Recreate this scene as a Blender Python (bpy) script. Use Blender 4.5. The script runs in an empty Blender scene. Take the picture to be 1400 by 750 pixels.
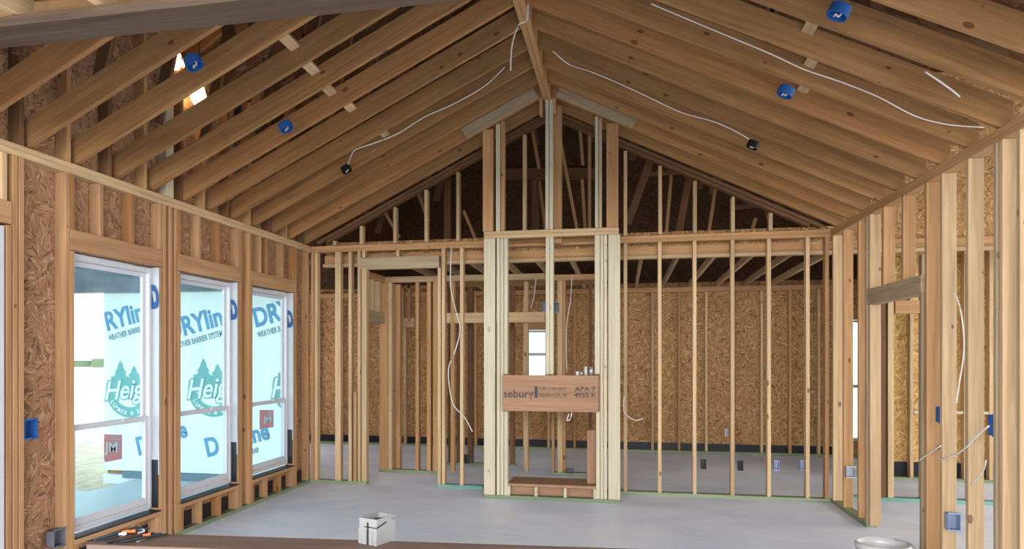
import bpy, bmesh, math, random
from mathutils import Vector, Matrix
random.seed(7)
S = bpy.context.scene
COL = S.collection
# ------------------------------------------------------------------ camera
F, PX, PY, TH, HC = 977.0, 650.0, 485.6, 0.203, 1.54      # calibrated for 1400x750
cd = bpy.data.cameras.new('camera'); cam = bpy.data.objects.new('camera', cd); COL.objects.link(cam)
cd.sensor_width = 36; cd.lens = F/1400*36; cd.shift_x = (700-PX)/1400; cd.shift_y = (PY-375)/1400
cd.clip_start = .05; cd.clip_end = 400
cam.location = (0, 0, HC); cam.rotation_euler = (math.pi/2, 0, TH)
S.camera = cam
# ------------------------------------------------------------------ world, lights, exposure
w = bpy.data.worlds.new('sky'); S.world = w; w.use_nodes = True
bg = w.node_tree.nodes['Background']; bg.inputs[0].default_value = (.93, .97, 1, 1); bg.inputs[1].default_value = 2.2
def area(name, loc, rot, sx, sy, power, col):
    l = bpy.data.lights.new(name, 'AREA'); l.shape = 'RECTANGLE'; l.size = sx; l.size_y = sy; l.energy = power; l.color = col
    o = bpy.data.objects.new(name, l); o.location = loc; o.rotation_euler = rot; COL.objects.link(o); return o
area('rear_fill', (-.6, -4.2, 2.75), (math.radians(68), 0, 0), 8, 1.6, 760, (.97, .98, 1))  # unseen fill lamp added behind the camera to brighten the room
area('rear_right_fill', (1.4, -3.8, 1.7), (math.radians(86), 0, math.radians(-4)), 2.2, 2.2, 120, (1, .97, .93))  # added fill lamp out of view, brightens the right wall studs
area('porch_fill', (-6.2, 1.2, 1.5), (math.radians(90), 0, math.radians(0)), 4.2, 2.4, 150, (.95, .98, 1))  # unseen lamp added on the porch to brighten the house wrap
area('wing_fill', (-6.45, 10.0, 1.5), (0, math.radians(-90), 0), 2.0, 2.6, 50, (.97, .98, 1))  # added lamp hidden in the wing, lifts the back room floor
area('side_fill', (7.6, 6.2, 1.7), (0, math.radians(90), 0), 2.4, 6.0, 190, (1, .95, .86))  # unseen lamp added beyond the right wall, in place of window daylight
S.view_settings.view_transform = 'Standard'; S.view_settings.look = 'None'
S.view_settings.gamma = 1; S.view_settings.use_curve_mapping = False
S.view_settings.exposure = 0.38

# ------------------------------------------------------------------ geometry of the place
XL, XR, YD, HT, XC = -3.70, 2.14, 8.13, 2.86, -.78        # left wall, right wall, end wall, plate height, ridge line
SL = (4.30-HT)/(XC-XL)                                    # roof slope
c_, s_ = math.cos(TH), math.sin(TH)
def UX(u, y):
    t = (u-PX)/F; Z = y/(c_+t*s_); return t*Z*c_-Z*s_
def UY(u, x):
    t = (u-PX)/F; Z = x/(t*c_-s_); return Z*(c_+t*s_)
def VZ(v, x, y): return HC-(v-PY)/F*(y*c_-x*s_)
def PT(u, v, y):
    x = UX(u, y); return Vector((x, y, VZ(v, x, y)))
def PXW(u, v, x):
    y = UY(u, x); return Vector((x, y, VZ(v, x, y)))
def slope_pt(u, v, side, drop=.0):                        # a point on the underside of the vaulted rafters
    t = (u-PX)/F; d = Vector((t*c_-s_, c_+t*s_, -(v-PY)/F)); m = SL
    if side < 0: Z = (HT-HC-drop-m*XL)/(d.z-m*d.x)
    else:        Z = (HT-HC-drop+m*XR)/(d.z+m*d.x)
    return Vector((0, 0, HC))+d*Z

# ------------------------------------------------------------------ materials
class NT:
    def __init__(s, name):
        s.m = bpy.data.materials.new(name); s.m.use_nodes = True; s.t = s.m.node_tree; s.n = s.t.nodes; s.l = s.t.links
        s.b = s.n['Principled BSDF']
    def add(s, k, **p):
        x = s.n.new(k)
        for a, b in p.items(): setattr(x, a, b)
        return x
    def val(s, x, i, v):
        if hasattr(v, 'outputs') : s.l.new(v.outputs[0], x.inputs[i])
        elif hasattr(v, 'is_output'): s.l.new(v, x.inputs[i])
        else: x.inputs[i].default_value = v
    def math(s, op, a, b=None, cl=False):
        x = s.add('ShaderNodeMath', operation=op); x.use_clamp = cl; s.val(x, 0, a)
        if b is not None: s.val(x, 1, b)
        return x.outputs[0]
    def vmul(s, a, v):
        x = s.add('ShaderNodeVectorMath', operation='MULTIPLY'); s.val(x, 0, a); s.val(x, 1, v); return x.outputs[0]
    def vadd(s, a, b):
        x = s.add('ShaderNodeVectorMath', operation='ADD'); s.val(x, 0, a); s.val(x, 1, b); return x.outputs[0]
    def noise(s, v, sc, det=3, rough=.5, dist=0):
        x = s.add('ShaderNodeTexNoise'); s.val(x, 'Vector', v); x.inputs['Scale'].default_value = sc
        x.inputs['Detail'].default_value = det; x.inputs['Roughness'].default_value = rough; x.inputs['Distortion'].default_value = dist
        return x.outputs[0]
    def ramp(s, f, st):
        x = s.add('ShaderNodeValToRGB'); s.val(x, 0, f); e = x.color_ramp.elements
        while len(e) < len(st): e.new(.5)
        for q, (p, c) in zip(e, st): q.position = p; q.color = (*c, 1)
        return x.outputs[0]
    def mix(s, f, a, b, mode='MIX'):
        x = s.add('ShaderNodeMix', data_type='RGBA', blend_type=mode); s.val(x, 0, f)
        for i, v in ((6, a), (7, b)):
            if isinstance(v, tuple): x.inputs[i].default_value = (*v, 1)
            else: s.l.new(v, x.inputs[i])
        return x.outputs[2]
    def done(s, col, rough=.7, bump=None, bs=.2, bd=.002):
        s.l.new(col, s.b.inputs['Base Color']); s.b.inputs['Roughness'].default_value = rough
        s.b.inputs['Specular IOR Level'].default_value = .25
        if bump is not None:
            x = s.add('ShaderNodeBump'); x.inputs['Strength'].default_value = bs; x.inputs['Distance'].default_value = bd
            s.l.new(bump, x.inputs['Height']); s.l.new(x.outputs[0], s.b.inputs['Normal'])
        return s.m
def lin(r, g, b): return tuple(((x/255)/12.92 if x <= 10 else (((x/255)+.055)/1.055)**2.4) for x in (r, g, b))
def wood(name, lo, hi, knots=1.0, rough=.7, vary=.22):
    n = NT(name); tc = n.add('ShaderNodeTexCoord'); oi = n.add('ShaderNodeObjectInfo')
    rnd = oi.outputs['Random']
    off = n.add('ShaderNodeCombineXYZ'); n.l.new(n.math('MULTIPLY', rnd, 57.), off.inputs[0]); n.l.new(n.math('MULTIPLY', rnd, 31.), off.inputs[1])
    v = n.vadd(tc.outputs['Object'], off.outputs[0])
    g1 = n.noise(n.vmul(v, (1.1, 26, 26)), 1, 4, .6, .8)
    g2 = n.noise(n.vmul(v, (5, 170, 170)), 1, 2, .5, .2)
    f = n.math('ADD', n.math('MULTIPLY', g1, .75), n.math('MULTIPLY', g2, .25))
    c = n.ramp(f, [(.30, lo), (.66, hi)])
    blot = n.noise(v, 1.7, 2)
    c = n.mix(n.math('MULTIPLY', blot, .35), c, lo)
    tone = n.math('ADD', n.math('MULTIPLY', rnd, vary), 1-vary*.6)
    tc3 = n.add('ShaderNodeCombineXYZ'); 
    for i in range(3): n.l.new(tone, tc3.inputs[i])
    c = n.mix(1., c, tc3.outputs[0], 'MULTIPLY')
    if knots:
        vo = n.add('ShaderNodeTexVoronoi'); n.l.new(n.vmul(v, (5.5, 10, 10)), vo.inputs['Vector']); vo.inputs['Scale'].default_value = 1
        sp = n.add('ShaderNodeSeparateColor'); n.l.new(vo.outputs['Color'], sp.inputs[0])
        k = n.math('MULTIPLY', n.math('LESS_THAN', vo.outputs['Distance'], n.math('MULTIPLY', sp.outputs[1], .17)), n.math('GREATER_THAN', sp.outputs[0], .5))
        c = n.mix(n.math('MULTIPLY', k, .72*knots), c, (lo[0]*.25, lo[1]*.2, lo[2]*.18))
    return n.done(c, rough, g1, .25, .002)
def osb(name, dk, md, lt, sc=1.0):
    n = NT(name); tc = n.add('ShaderNodeTexCoord'); v0 = tc.outputs['Object']
    v = n.vadd(v0, n.vmul(n.noise(v0, 9, 2), (.0, .0, .0)))
    nz = n.add('ShaderNodeTexNoise'); n.l.new(v0, nz.inputs['Vector']); nz.inputs['Scale'].default_value = 14
    w2 = n.vmul(nz.outputs['Color'], (.05, .05, .0)); v = n.vadd(v0, w2)
    cell = n.add('ShaderNodeTexVoronoi'); n.l.new(n.vmul(v, (11*sc, 11*sc, 0)), cell.inputs['Vector']); cell.inputs['Scale'].default_value = 1
    sp = n.add('ShaderNodeSeparateColor'); n.l.new(cell.outputs['Color'], sp.inputs[0])
    rot = n.add('ShaderNodeVectorRotate', rotation_type='Z_AXIS'); n.l.new(v, rot.inputs['Vector']); n.l.new(n.math('MULTIPLY', sp.outputs[0], 3.14), rot.inputs['Angle'])
    fl = n.add('ShaderNodeTexVoronoi'); n.l.new(n.vmul(rot.outputs[0], (16*sc, 95*sc, 0)), fl.inputs['Vector']); fl.inputs['Scale'].default_value = 1
    s2 = n.add('ShaderNodeSeparateColor'); n.l.new(fl.outputs['Color'], s2.inputs[0])
    gr = n.noise(n.vmul(rot.outputs[0], (8, 220, 0)), 1, 3)
    f = n.math('ADD', n.math('MULTIPLY', s2.outputs[0], .72), n.math('MULTIPLY', gr, .3))
    c = n.ramp(f, [(.08, dk), (.3, md), (.62, md), (.9, lt)])
    edge = n.math('LESS_THAN', s2.outputs[1], .12)
    c = n.mix(n.math('MULTIPLY', edge, .6), c, tuple(x*.45 for x in dk))
    return n.done(c, .75, s2.outputs[2], .3, .002)
def plain(name, col, rough=.5, metal=0., vari=.12, sc=6):
    n = NT(name); tc = n.add('ShaderNodeTexCoord'); f = n.noise(tc.outputs['Object'], sc, 4, .6)
    c = n.ramp(f, [(.3, tuple(x*(1-vari) for x in col)), (.7, tuple(min(1, x*(1+vari)) for x in col))])
    n.b.inputs['Metallic'].default_value = metal
    return n.done(c, rough, f, .1)
M = {}
M['stud'] = wood('pine_stud', lin(164, 135, 100), lin(206, 177, 138), vary=.32)
M['warm'] = wood('warm_fir', lin(150, 110, 72), lin(192, 150, 106), vary=.3)
M['fir'] = wood('brown_fir', lin(146, 108, 76), lin(188, 148, 108))
M['rwarm'] = wood('warm_rafter', lin(134, 92, 56), lin(176, 128, 82))
M['pale'] = wood('pale_pine', lin(168, 158, 134), lin(204, 194, 168), .6, vary=.08)
M['rafter'] = wood('fir_rafter', lin(120, 84, 50), lin(166, 124, 80), 1.)
M['grey'] = wood('weathered_lumber', lin(140, 120, 94), lin(184, 162, 132), .6)
M['beamgrey'] = wood('grey_brown_plank', lin(66, 50, 40), lin(96, 78, 62), .4)
M['green'] = wood('treated_lumber', lin(96, 112, 86), lin(150, 160, 128), .2)
M['teal'] = wood('treated_teal', lin(92, 140, 130), lin(140, 178, 166), .1)
M['lvl'] = wood('laminated_veneer', lin(134, 100, 76), lin(174, 136, 108), .15, vary=.05)
M['plank'] = wood('stained_plank', lin(100, 82, 74), lin(132, 110, 98), .4, vary=.05)
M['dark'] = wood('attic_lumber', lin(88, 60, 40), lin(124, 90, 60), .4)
M['osb'] = osb('strand_board', lin(104, 72, 44), lin(166, 124, 80), lin(210, 172, 122))
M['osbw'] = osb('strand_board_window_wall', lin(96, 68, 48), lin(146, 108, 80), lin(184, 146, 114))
M['osbd'] = osb('strand_board_shaded', lin(70, 46, 30), lin(98, 66, 42), lin(122, 88, 58))  # darker copy of the strand board, attic shade put into the colour
M['osbg'] = osb('strand_board_gable_shaded', lin(52, 34, 22), lin(74, 50, 32), lin(96, 68, 44), .8)  # same board on the gable, its shade painted in as darker colour
M['osbf'] = osb('strand_board_yellow', lin(136, 98, 52), lin(190, 150, 88), lin(228, 198, 136))  # paler, yellower copy of the strand board
M['emblemw'] = plain('pale_ink', (.72, .82, .82), .6, vari=.02)
M['black'] = plain('black_membrane', (.012, .013, .018), .35)
M['white'] = plain('white_vinyl', (.52, .52, .56), .35, vari=.03)
M['wrapw'] = plain('white_wrap', (.38, .40, .42), .5, vari=.04)
M['blue'] = plain('blue_plastic', (.02, .085, .28), .4)
M['bluegrey'] = plain('blue_grey_plastic', (.26, .32, .46), .5)
M['boxwhite'] = plain('white_box_plastic', (.22, .22, .22), .4, vari=.03)
M['metal'] = plain('galvanised_steel', (.42, .43, .46), .4, .7)
M['dgrey'] = plain('dark_grey_plastic', (.12, .12, .15), .5)
M['wire'] = plain('white_cable', (.60, .57, .52), .5)
M['orange'] = plain('orange_foam', (.85, .16, .04), .6)
M['ink'] = plain('black_ink', (.07, .06, .055), .8)
M['tealink'] = plain('teal_ink', (.17, .42, .42), .7, vari=.05)
M['blueink'] = plain('blue_ink', (.12, .32, .52), .7, vari=.05)
M['greyink'] = plain('grey_blue_ink', (.20, .32, .40), .7, vari=.05)
M['navyink'] = plain('navy_ink', (.015, .07, .20), .6)
M['redink'] = plain('red_sign', (.40, .15, .16), .6, vari=.08)
M['plasticgrey'] = plain('grey_wrap', (.16, .19, .23), .35, vari=.3, sc=3)
M['ceil'] = plain('porch_ceiling', (.5, .6, .68), .5)
M['tealmem'] = plain('dark_foundation_wrap', (.14, .22, .28), .4)
def wrapmat():
    n = NT('house_wrap'); tc = n.add('ShaderNodeTexCoord'); f = n.noise(n.vmul(tc.outputs['Object'], (3, 1, .7)), 1.3, 3)
    c = n.ramp(f, [(.3, (.68, .82, .82)), (.7, (.80, .90, .89))]); return n.done(c, .4, f, .3, .02)
M['wrap'] = wrapmat()
def concrete():
    n = NT('concrete_slab'); tc = n.add('ShaderNodeTexCoord'); v = tc.outputs['Object']
    a = n.noise(n.vmul(v, (.55, 1.0, 1)), 1.3, 5, .62, .6); b = n.noise(v, 38, 4, .7)
    f = n.math('ADD', n.math('MULTIPLY', a, .85), n.math('MULTIPLY', b, .15))
    c = n.ramp(f, [(.32, lin(200, 212, 234)), (.5, lin(220, 229, 246)), (.68, lin(236, 241, 250))])
    return n.done(c, .45, b, .1)
M['concrete'] = concrete()
def ground():
    n = NT('stony_ground'); tc = n.add('ShaderNodeTexCoord'); v = tc.outputs['Object']
    a = n.noise(v, .35, 4); b = n.noise(n.vmul(v, (6, 2, 1)), 2, 5, .7)
    sp = n.add('ShaderNodeSeparateXYZ'); n.l.new(v, sp.inputs[0])
    near = n.math('GREATER_THAN', n.math('ADD', sp.outputs[1], n.math('MULTIPLY', b, 6.)), 13-40.+3, True)
    c = n.mix(near, n.ramp(b, [(.35, (.34, .33, .22)), (.6, (.62, .60, .48))]), n.mix(n.math('MULTIPLY', a, .5), (.86, .86, .82), (.80, .81, .72))); return n.done(c, .9, b, .5, .05)
M['ground'] = ground()
M['porch'] = plain('porch_concrete', lin(185, 205, 215), .5, vari=.04, sc=2)
def glassm():
    n = NT('window_glass'); n.n.remove(n.b); tr = n.add('ShaderNodeBsdfTransparent'); tr.inputs[0].default_value = (.86, .945, .955, 1)
    gl = n.add('ShaderNodeBsdfGlossy'); gl.inputs['Roughness'].default_value = .03; mx = n.add('ShaderNodeMixShader'); mx.inputs[0].default_value = .035
    n.l.new(tr.outputs[0], mx.inputs[1]); n.l.new(gl.outputs[0], mx.inputs[2]); n.l.new(mx.outputs[0], n.n['Material Output'].inputs[0]); return n.m
M['glass'] = glassm()
def bulbm():
    n = NT('glowing_bulb'); n.b.inputs['Emission Color'].default_value = (1, .72, .36, 1); n.b.inputs['Emission Strength'].default_value = 9; return n.m
M['bulb'] = bulbm()
def bucketm():
    n = NT('translucent_plastic'); n.b.inputs['Base Color'].default_value = (.56, .54, .54, 1); n.b.inputs['Roughness'].default_value = .3
    n.b.inputs['Transmission Weight'].default_value = .25; return n.m
M['bucket'] = bucketm()

# ------------------------------------------------------------------ builders
def link(name, me, parent=None):
    o = bpy.data.objects.new(name, me); COL.objects.link(o)
    if parent is not None: o.parent = parent; 
    return o
def tag(o, label, cat, group=None, kind=None):
    if label: o['label'] = label
    if cat: o['category'] = cat
    if group: o['group'] = group
    if kind: o['kind'] = kind
    return o
ORD = ['first', 'second', 'third', 'fourth', 'fifth', 'sixth', 'seventh', 'eighth', 'ninth', 'tenth', 'eleventh', 'twelfth', 'thirteenth',
       'fourteenth', 'fifteenth', 'sixteenth', 'seventeenth', 'eighteenth', 'nineteenth', 'twentieth', 'twenty first', 'twenty second', 'twenty third', 'twenty fourth']
def frame(a, b, wdir):
    X = (b-a).normalized(); Z = X.cross(Vector(wdir)).normalized(); Y = Z.cross(X)
    m = Matrix((X, Y, Z)).transposed().to_4x4(); m.translation = (a+b)/2; return m
def board(name, a, b, wdir, w, t, mat, parent=None, sh=(0, 0), bev=.0025):
    """a sawn board from a to b; w across wdir, t the other way; sh = slanted end cuts along the width"""
    a = Vector(a); b = Vector(b); m = frame(a, b, wdir); L = (b-a).length
    bm = bmesh.new(); bmesh.ops.create_cube(bm, size=1)
    for v in bm.verts:
        k = sh[1] if v.co.x > 0 else sh[0]; y = v.co.y*w
        v.co = Vector((v.co.x*L+k*y, y, v.co.z*t))
    if bev: bmesh.ops.bevel(bm, geom=bm.edges[:]+bm.verts[:], offset=bev, segments=1, affect='EDGES')
    me = bpy.data.meshes.new(name); bm.to_mesh(me); bm.free(); me.materials.append(M[mat])
    o = link(name, me, parent)
    if parent is not None: o.matrix_parent_inverse = Matrix.Identity(4); o.matrix_basis = parent_inv(parent) @ m
    else: o.matrix_world = m
    return o
def parent_inv(p):
    m = Matrix.Identity(4); q = p
    ch = []
    while q is not None: ch.append(q.matrix_basis); q = q.parent
    for x in reversed(ch): m = m @ x
    return m.inverted()
class MB:
    """collects world-space solids into ONE mesh"""
    def __init__(s): s.bm = bmesh.new()
    def box(s, x0, x1, y0, y1, z0, z1):
        r = bmesh.ops.create_cube(s.bm, size=1)
        for v in r['verts']: v.co = Vector(((x0+x1)/2+v.co.x*(x1-x0), (y0+y1)/2+v.co.y*(y1-y0), (z0+z1)/2+v.co.z*(z1-z0)))
        return s
    def bar(s, a, b, wdir, w, t):
        m = frame(Vector(a), Vector(b), wdir); L = (Vector(b)-Vector(a)).length; r = bmesh.ops.create_cube(s.bm, size=1)
        for v in r['verts']: v.co = m @ Vector((v.co.x*L, v.co.y*w, v.co.z*t))
        return s
    def cyl(s, c, r0, r1, h, axis=(0, 0, 1), n=24, caps=True):
        r = bmesh.ops.create_cone(s.bm, cap_ends=caps, segments=n, radius1=r0, radius2=r1, depth=h)
        q = Vector((0, 0, 1)).rotation_difference(Vector(axis)).to_matrix().to_4x4(); q.translation = Vector(c)
        for v in r['verts']: v.co = q @ v.co
        return s
    def lathe(s, c, prof, n=28, axis=(0, 0, 1)):
        q = Vector((0, 0, 1)).rotation_difference(Vector(axis)).to_matrix().to_4x4(); q.translation = Vector(c)
        rings = []
        for r, z in prof: rings.append([s.bm.verts.new(q @ Vector((r*math.cos(2*math.pi*i/n), r*math.sin(2*math.pi*i/n), z))) for i in range(n)])
        for A, B in zip(rings, rings[1:]):
            for i in range(n): s.bm.faces.new((A[i], A[(i+1) % n], B[(i+1) % n], B[i]))
        return s
    def prism(s, pts, d):
        """pts: outline, d: extrusion vector"""
        d = Vector(d); A = [s.bm.verts.new(Vector(p)) for p in pts]; B = [s.bm.verts.new(Vector(p)+d) for p in pts]; n = len(pts)
        s.bm.faces.new(A); s.bm.faces.new(B[::-1])
        for i in range(n): s.bm.faces.new((A[i], A[(i+1) % n], B[(i+1) % n], B[i]))
        return s
    def tube(s, pts, r, n=6, sub=5):
        P_ = [Vector(p) for p in pts]; out = []
        if len(P_) > 2:
            for i in range(len(P_)-1):
                p0 = P_[max(i-1, 0)]; p1 = P_[i]; p2 = P_[i+1]; p3 = P_[min(i+2, len(P_)-1)]
                for k in range(sub):
                    t = k/sub; out.append(.5*((2*p1)+(-p0+p2)*t+(2*p0-5*p1+4*p2-p3)*t*t+(-p0+3*p1-3*p2+p3)*t**3))
            out.append(P_[-1])
        else: out = P_
        rings = []
        for i, p in enumerate(out):
            d = (out[min(i+1, len(out)-1)]-out[max(i-1, 0)]).normalized()
            up = Vector((0, 0, 1)) if abs(d.z) < .9 else Vector((1, 0, 0)); a = d.cross(up).normalized(); b = d.cross(a)
            rings.append([s.bm.verts.new(p+a*r*math.cos(2*math.pi*j/n)+b*r*math.sin(2*math.pi*j/n)) for j in range(n)])
        for A, B in zip(rings, rings[1:]):
            for j in range(n): s.bm.faces.new((A[j], A[(j+1) % n], B[(j+1) % n], B[j]))
        s.bm.faces.new(rings[0][::-1]); s.bm.faces.new(rings[-1]); return s
    def build(s, name, mat, parent=None, plane=None, smooth=False, origin=None, bev=0):
        """plane: rotation so that local XY lies in the sheet (for the strand texture)"""
        if bev: bmesh.ops.bevel(s.bm, geom=s.bm.edges[:]+s.bm.verts[:], offset=bev, segments=1, affect='EDGES')
        bmesh.ops.recalc_face_normals(s.bm, faces=s.bm.faces[:])
        cs = [v.co for v in s.bm.verts]
        if origin is None:
            lo = Vector([min(c[i] for c in cs) for i in range(3)]); hi = Vector([max(c[i] for c in cs) for i in range(3)]); origin = Vector(((lo.x+hi.x)/2, (lo.y+hi.y)/2, lo.z))
        R = plane if isinstance(plane, Matrix) else {None: Matrix.Identity(4), 'xz': Matrix.Rotation(math.pi/2, 4, 'X'), 'yz': Matrix(((0, 0, 1, 0), (1, 0, 0, 0), (0, 1, 0, 0), (0, 0, 0, 1)))}[plane]
        m = Matrix.Translation(origin) @ R; s.bm.transform(m.inverted())
        me = bpy.data.meshes.new(name); s.bm.to_mesh(me); s.bm.free(); me.materials.append(M[mat] if isinstance(mat, str) else mat)
        if smooth:
            for p in me.polygons: p.use_smooth = True
        o = link(name, me, parent)
        o.matrix_basis = (parent_inv(parent) @ m) if parent is not None else m
        return o
def empty(name, loc):
    o = bpy.data.objects.new(name, None); o.location = loc; o.empty_display_size = .1; COL.objects.link(o); return o
def struct(o): o['kind'] = 'structure'; return o
def vstud(name, x, y, z0, z1, dx, dy, mat, label=None, cat='stud', group=None, parent=None):
    o = board(name, (x, y, z0), (x, y, z1), (1, 0, 0), dx, dy, mat, parent)
    if label: tag(o, label, cat, group)
    return o
def holes_sheet(u0, u1, z0, z1, holes, t0, t1, horiz, name, mat):
    """sheathing sheet with rectangular openings; horiz 'y' runs along y (thickness x), 'x' runs along x"""
    us = sorted({u0, u1, *[q for h in holes for q in h[:2]]}); zs = sorted({z0, z1, *[q for h in holes for q in h[2:]]}); m = MB()
    for a, b in zip(us, us[1:]):
        for cc, d in zip(zs, zs[1:]):
            if any(h[0] <= (a+b)/2 <= h[1] and h[2] <= (cc+d)/2 <= h[3] for h in holes): continue
            if horiz == 'y': m.box(t0, t1, a, b, cc, d)
            else: m.box(a, b, t0, t1, cc, d)
    return struct(m.build(name, mat, plane='yz' if horiz == 'y' else 'xz'))

# ------------------------------------------------------------------ the setting
struct(MB().box(-3.82, 9, -4, 12.2, -.12, 0).box(-6.62, -3.82, 8.13, 12.2, -.12, 0).build('floor', 'concrete'))
struct(MB().box(-90, 60, -40, 120, -.5, -.22).build('ground', 'ground'))
W1, W2, W3 = (4.27, 5.20), (5.48, 6.41), (6.69, 7.62)
ZS, ZH = .27, 2.26
DOORY = (2.8, 3.70)
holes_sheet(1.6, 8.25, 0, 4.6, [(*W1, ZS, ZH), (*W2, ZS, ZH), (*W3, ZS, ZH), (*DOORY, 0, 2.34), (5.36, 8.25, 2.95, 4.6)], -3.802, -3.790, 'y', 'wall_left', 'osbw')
struct(MB().box(-3.7895, -3.783, 3.75, 8.2, .04, .17).build('baseboard_left', 'black'))
YB = 11.7
wx0, wx1 = UX(1162, YB), UX(1184, YB)
holes_sheet(-6.2, 7.2, 0, 2.70, [(UX(719, YB), UX(748, YB), .95, 1.96), (wx0, wx1, .25, 2.08)], YB+.09, YB+.102, 'x', 'wall_back', 'osb')
struct(MB().box(-6.0, wx0-.05, YB+.078, YB+.0895, .04, .15).build('baseboard_back', 'black'))
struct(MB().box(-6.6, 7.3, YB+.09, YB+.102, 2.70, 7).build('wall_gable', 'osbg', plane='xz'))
YR = 9.7
xy0 = UX(1196, YR)
holes_sheet(xy0, 7.4, 0, 2.9, [], YR+.09, YR+.102, 'x', 'wall_right', 'osbf')
struct(MB().box(xy0+.05, 7.3, YR+.078, YR+.0895, .04, .22).build('baseboard_right', 'black'))
YU = 8.30                                                     # strand board band above the back room ceiling
struct(MB().box(-3.6, 7.4, YU, YU+.011, 2.66, 2.93).build('trim_1', 'osb', plane='xz'))
struct(MB().box(2.32, 7.4, YU, YU+.011, 2.93, 4.5).build('trim_2', 'osb', plane='xz'))
struct(MB().box(-6.62, -6.608, 8.22, 11.8, 0, 2.9).build('wall_wing', 'osb', plane='yz'))
struct(MB().box(XL-2.9, XL-.09, 8.225, 8.235, 0, 2.9).build('wall_wing_front', 'osb', plane='xz'))
# roof deck, above the vault
def deck(name, x0, z0, x1, z1, y0, y1):
    d = Vector((x1-x0, 0, z1-z0)).normalized(); nrm = Vector((-d.z, 0, d.x)); R = Matrix((d, Vector((0, 1, 0)), nrm)).transposed().to_4x4()
    m = MB(); m.prism([(x0, y0, z0), (x1, y0, z1), (x1, y1, z1), (x0, y1, z0)], nrm*.012*(1 if nrm.z > 0 else -1)); return struct(m.build(name, 'osbd', plane=R))
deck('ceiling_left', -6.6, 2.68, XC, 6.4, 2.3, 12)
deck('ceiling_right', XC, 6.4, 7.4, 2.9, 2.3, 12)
struct(MB().box(-6.6, 7.4, -1.4, 2.35, 3.22, 3.24).build('ceiling_near_lightblock', 'osbd'))  # unseen deck added so the vault is lit only from below
m = MB(); m.prism([(-6.0, 2.3, 3.06), (XC, 2.3, 6.4), (7.0, 2.3, 3.1)], (0, .012, 0)); struct(m.build('wall_near_lightblock', 'osbd', plane='xz'))  # unseen closing wall added to darken the attic
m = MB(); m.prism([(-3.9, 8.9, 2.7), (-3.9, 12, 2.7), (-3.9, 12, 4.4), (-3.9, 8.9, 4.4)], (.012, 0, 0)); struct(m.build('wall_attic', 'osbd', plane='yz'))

# ------------------------------------------------------------------ outside the windows: porch and wrapped wing
struct(MB().box(-6.05, -3.83, 1.0, 8.0, -.14, -.03).box(-9.0, -6.05, 1.0, 7.2, -.14, -.03).build('floor_porch', 'porch'))
XW = UX(142, 8.1)
hw = MB().box(XW, -3.83, 8.1, 8.22, .06, 2.36).build('house_wrap_wall', 'wrap', plane=None)
tag(hw, 'pale mint house wrap stretched over the porch end wall, printed with blue and teal lettering', 'house wrap')
struct(MB().box(XW+.3, -3.83, 8.06, 8.13, -.03, .055).build('baseboard_porch', 'tealmem'))
def crumple(m, name, mat, amp, label=None, cat=None, sub=24):
    bmesh.ops.subdivide_edges(m.bm, edges=m.bm.edges[:], cuts=sub, use_grid_fill=True)
    from mathutils import noise
    for v in m.bm.verts: v.co += Vector((0, 1, .3))*noise.noise(Vector((v.co.x*1.5, v.co.y*3, v.co.z*7)))*amp
    o = m.build(name, mat, smooth=True)
    if label: tag(o, label, cat)
    return o
crumple(MB().box(-9.2, -3.84, 7.93, 8.06, 2.34, 2.66), 'porch_beam', 'plasticgrey', .05, 'long porch beam covered in crumpled grey blue plastic, outside the windows', 'beam')
struct(MB().box(-9.2, -3.83, 1.5, 8.4, 2.68, 2.74).build('ceiling_porch', 'ceil'))
o = MB().box(-9.1, -8.98, 7.9, 8.05, -.03, 2.34).build('porch_post', 'plasticgrey'); tag(o, 'porch post at the outer end of the grey wrapped porch beam', 'post')
# distant tree line and a low concrete form on the ground
m = MB()
for i in range(36):
    x = -98+i*1.3; m.cyl((x, 95+random.uniform(-3, 3), random.uniform(.0, .3)), 1.6, .9, random.uniform(1.0, 1.9), n=7)
o = m.build('treeline', M['green']); tag(o, 'faint distant line of low trees on the horizon outside the left window', 'trees', kind='stuff')

def font_obj(txt, size, name, mat, parent, loc, rz=0, shear=0, offset=0, ext=.002, xs=1, nrm='y'):
    """lettering standing on a wall that faces -y; loc = lower left corner"""
    cu = bpy.data.curves.new(name, 'FONT'); cu.body = txt; cu.size = size; cu.shear = shear; cu.offset = offset; cu.extrude = ext; cu.resolution_u = 4
    t = bpy.data.objects.new('tmp', cu); COL.objects.link(t)
    dg = bpy.context.evaluated_depsgraph_get(); me = bpy.data.meshes.new_from_object(t.evaluated_get(dg)); bpy.data.objects.remove(t)
    me.materials.clear(); me.materials.append(M[mat]); me.name = name
    o = link(name, me, parent)
    m = Matrix.Translation(loc) @ Matrix.Rotation(-rz, 4, 'Y') @ Matrix.Rotation(math.pi/2, 4, 'X') @ Matrix.Diagonal((xs, 1, 1, 1))
    o.matrix_basis = (parent_inv(parent) @ m) if parent is not None else m
    return o
YW = 8.1; DEAD = []
pxm = lambda u: (UX(u+1, YW)-UX(u, YW))                       # metres per pixel on that wall
def dryline(u, v, txt='DRYline', sub='WEATHER BARRIER SYSTEMS', px=27, y=YW, cut=None):
    p = PT(u, v, y); k = .0093
    o = font_obj(txt, px*k*1.35, 'printed_brand_text', 'blueink', hw, (p.x, y-.004, p.z), math.radians(14), 0, .010, xs=.80)
    if sub: font_obj(sub, px*k*.42, 'printed_small_text', 'greyink', hw, (p.x+.04, y-.004, p.z-.13), math.radians(14), 0, .002, xs=.56)
    return o
dryline(146, 452, 'RYline'); dryline(232, 464, 'DRYline'); dryline(349, 447, 'DRYline', px=26)
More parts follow.
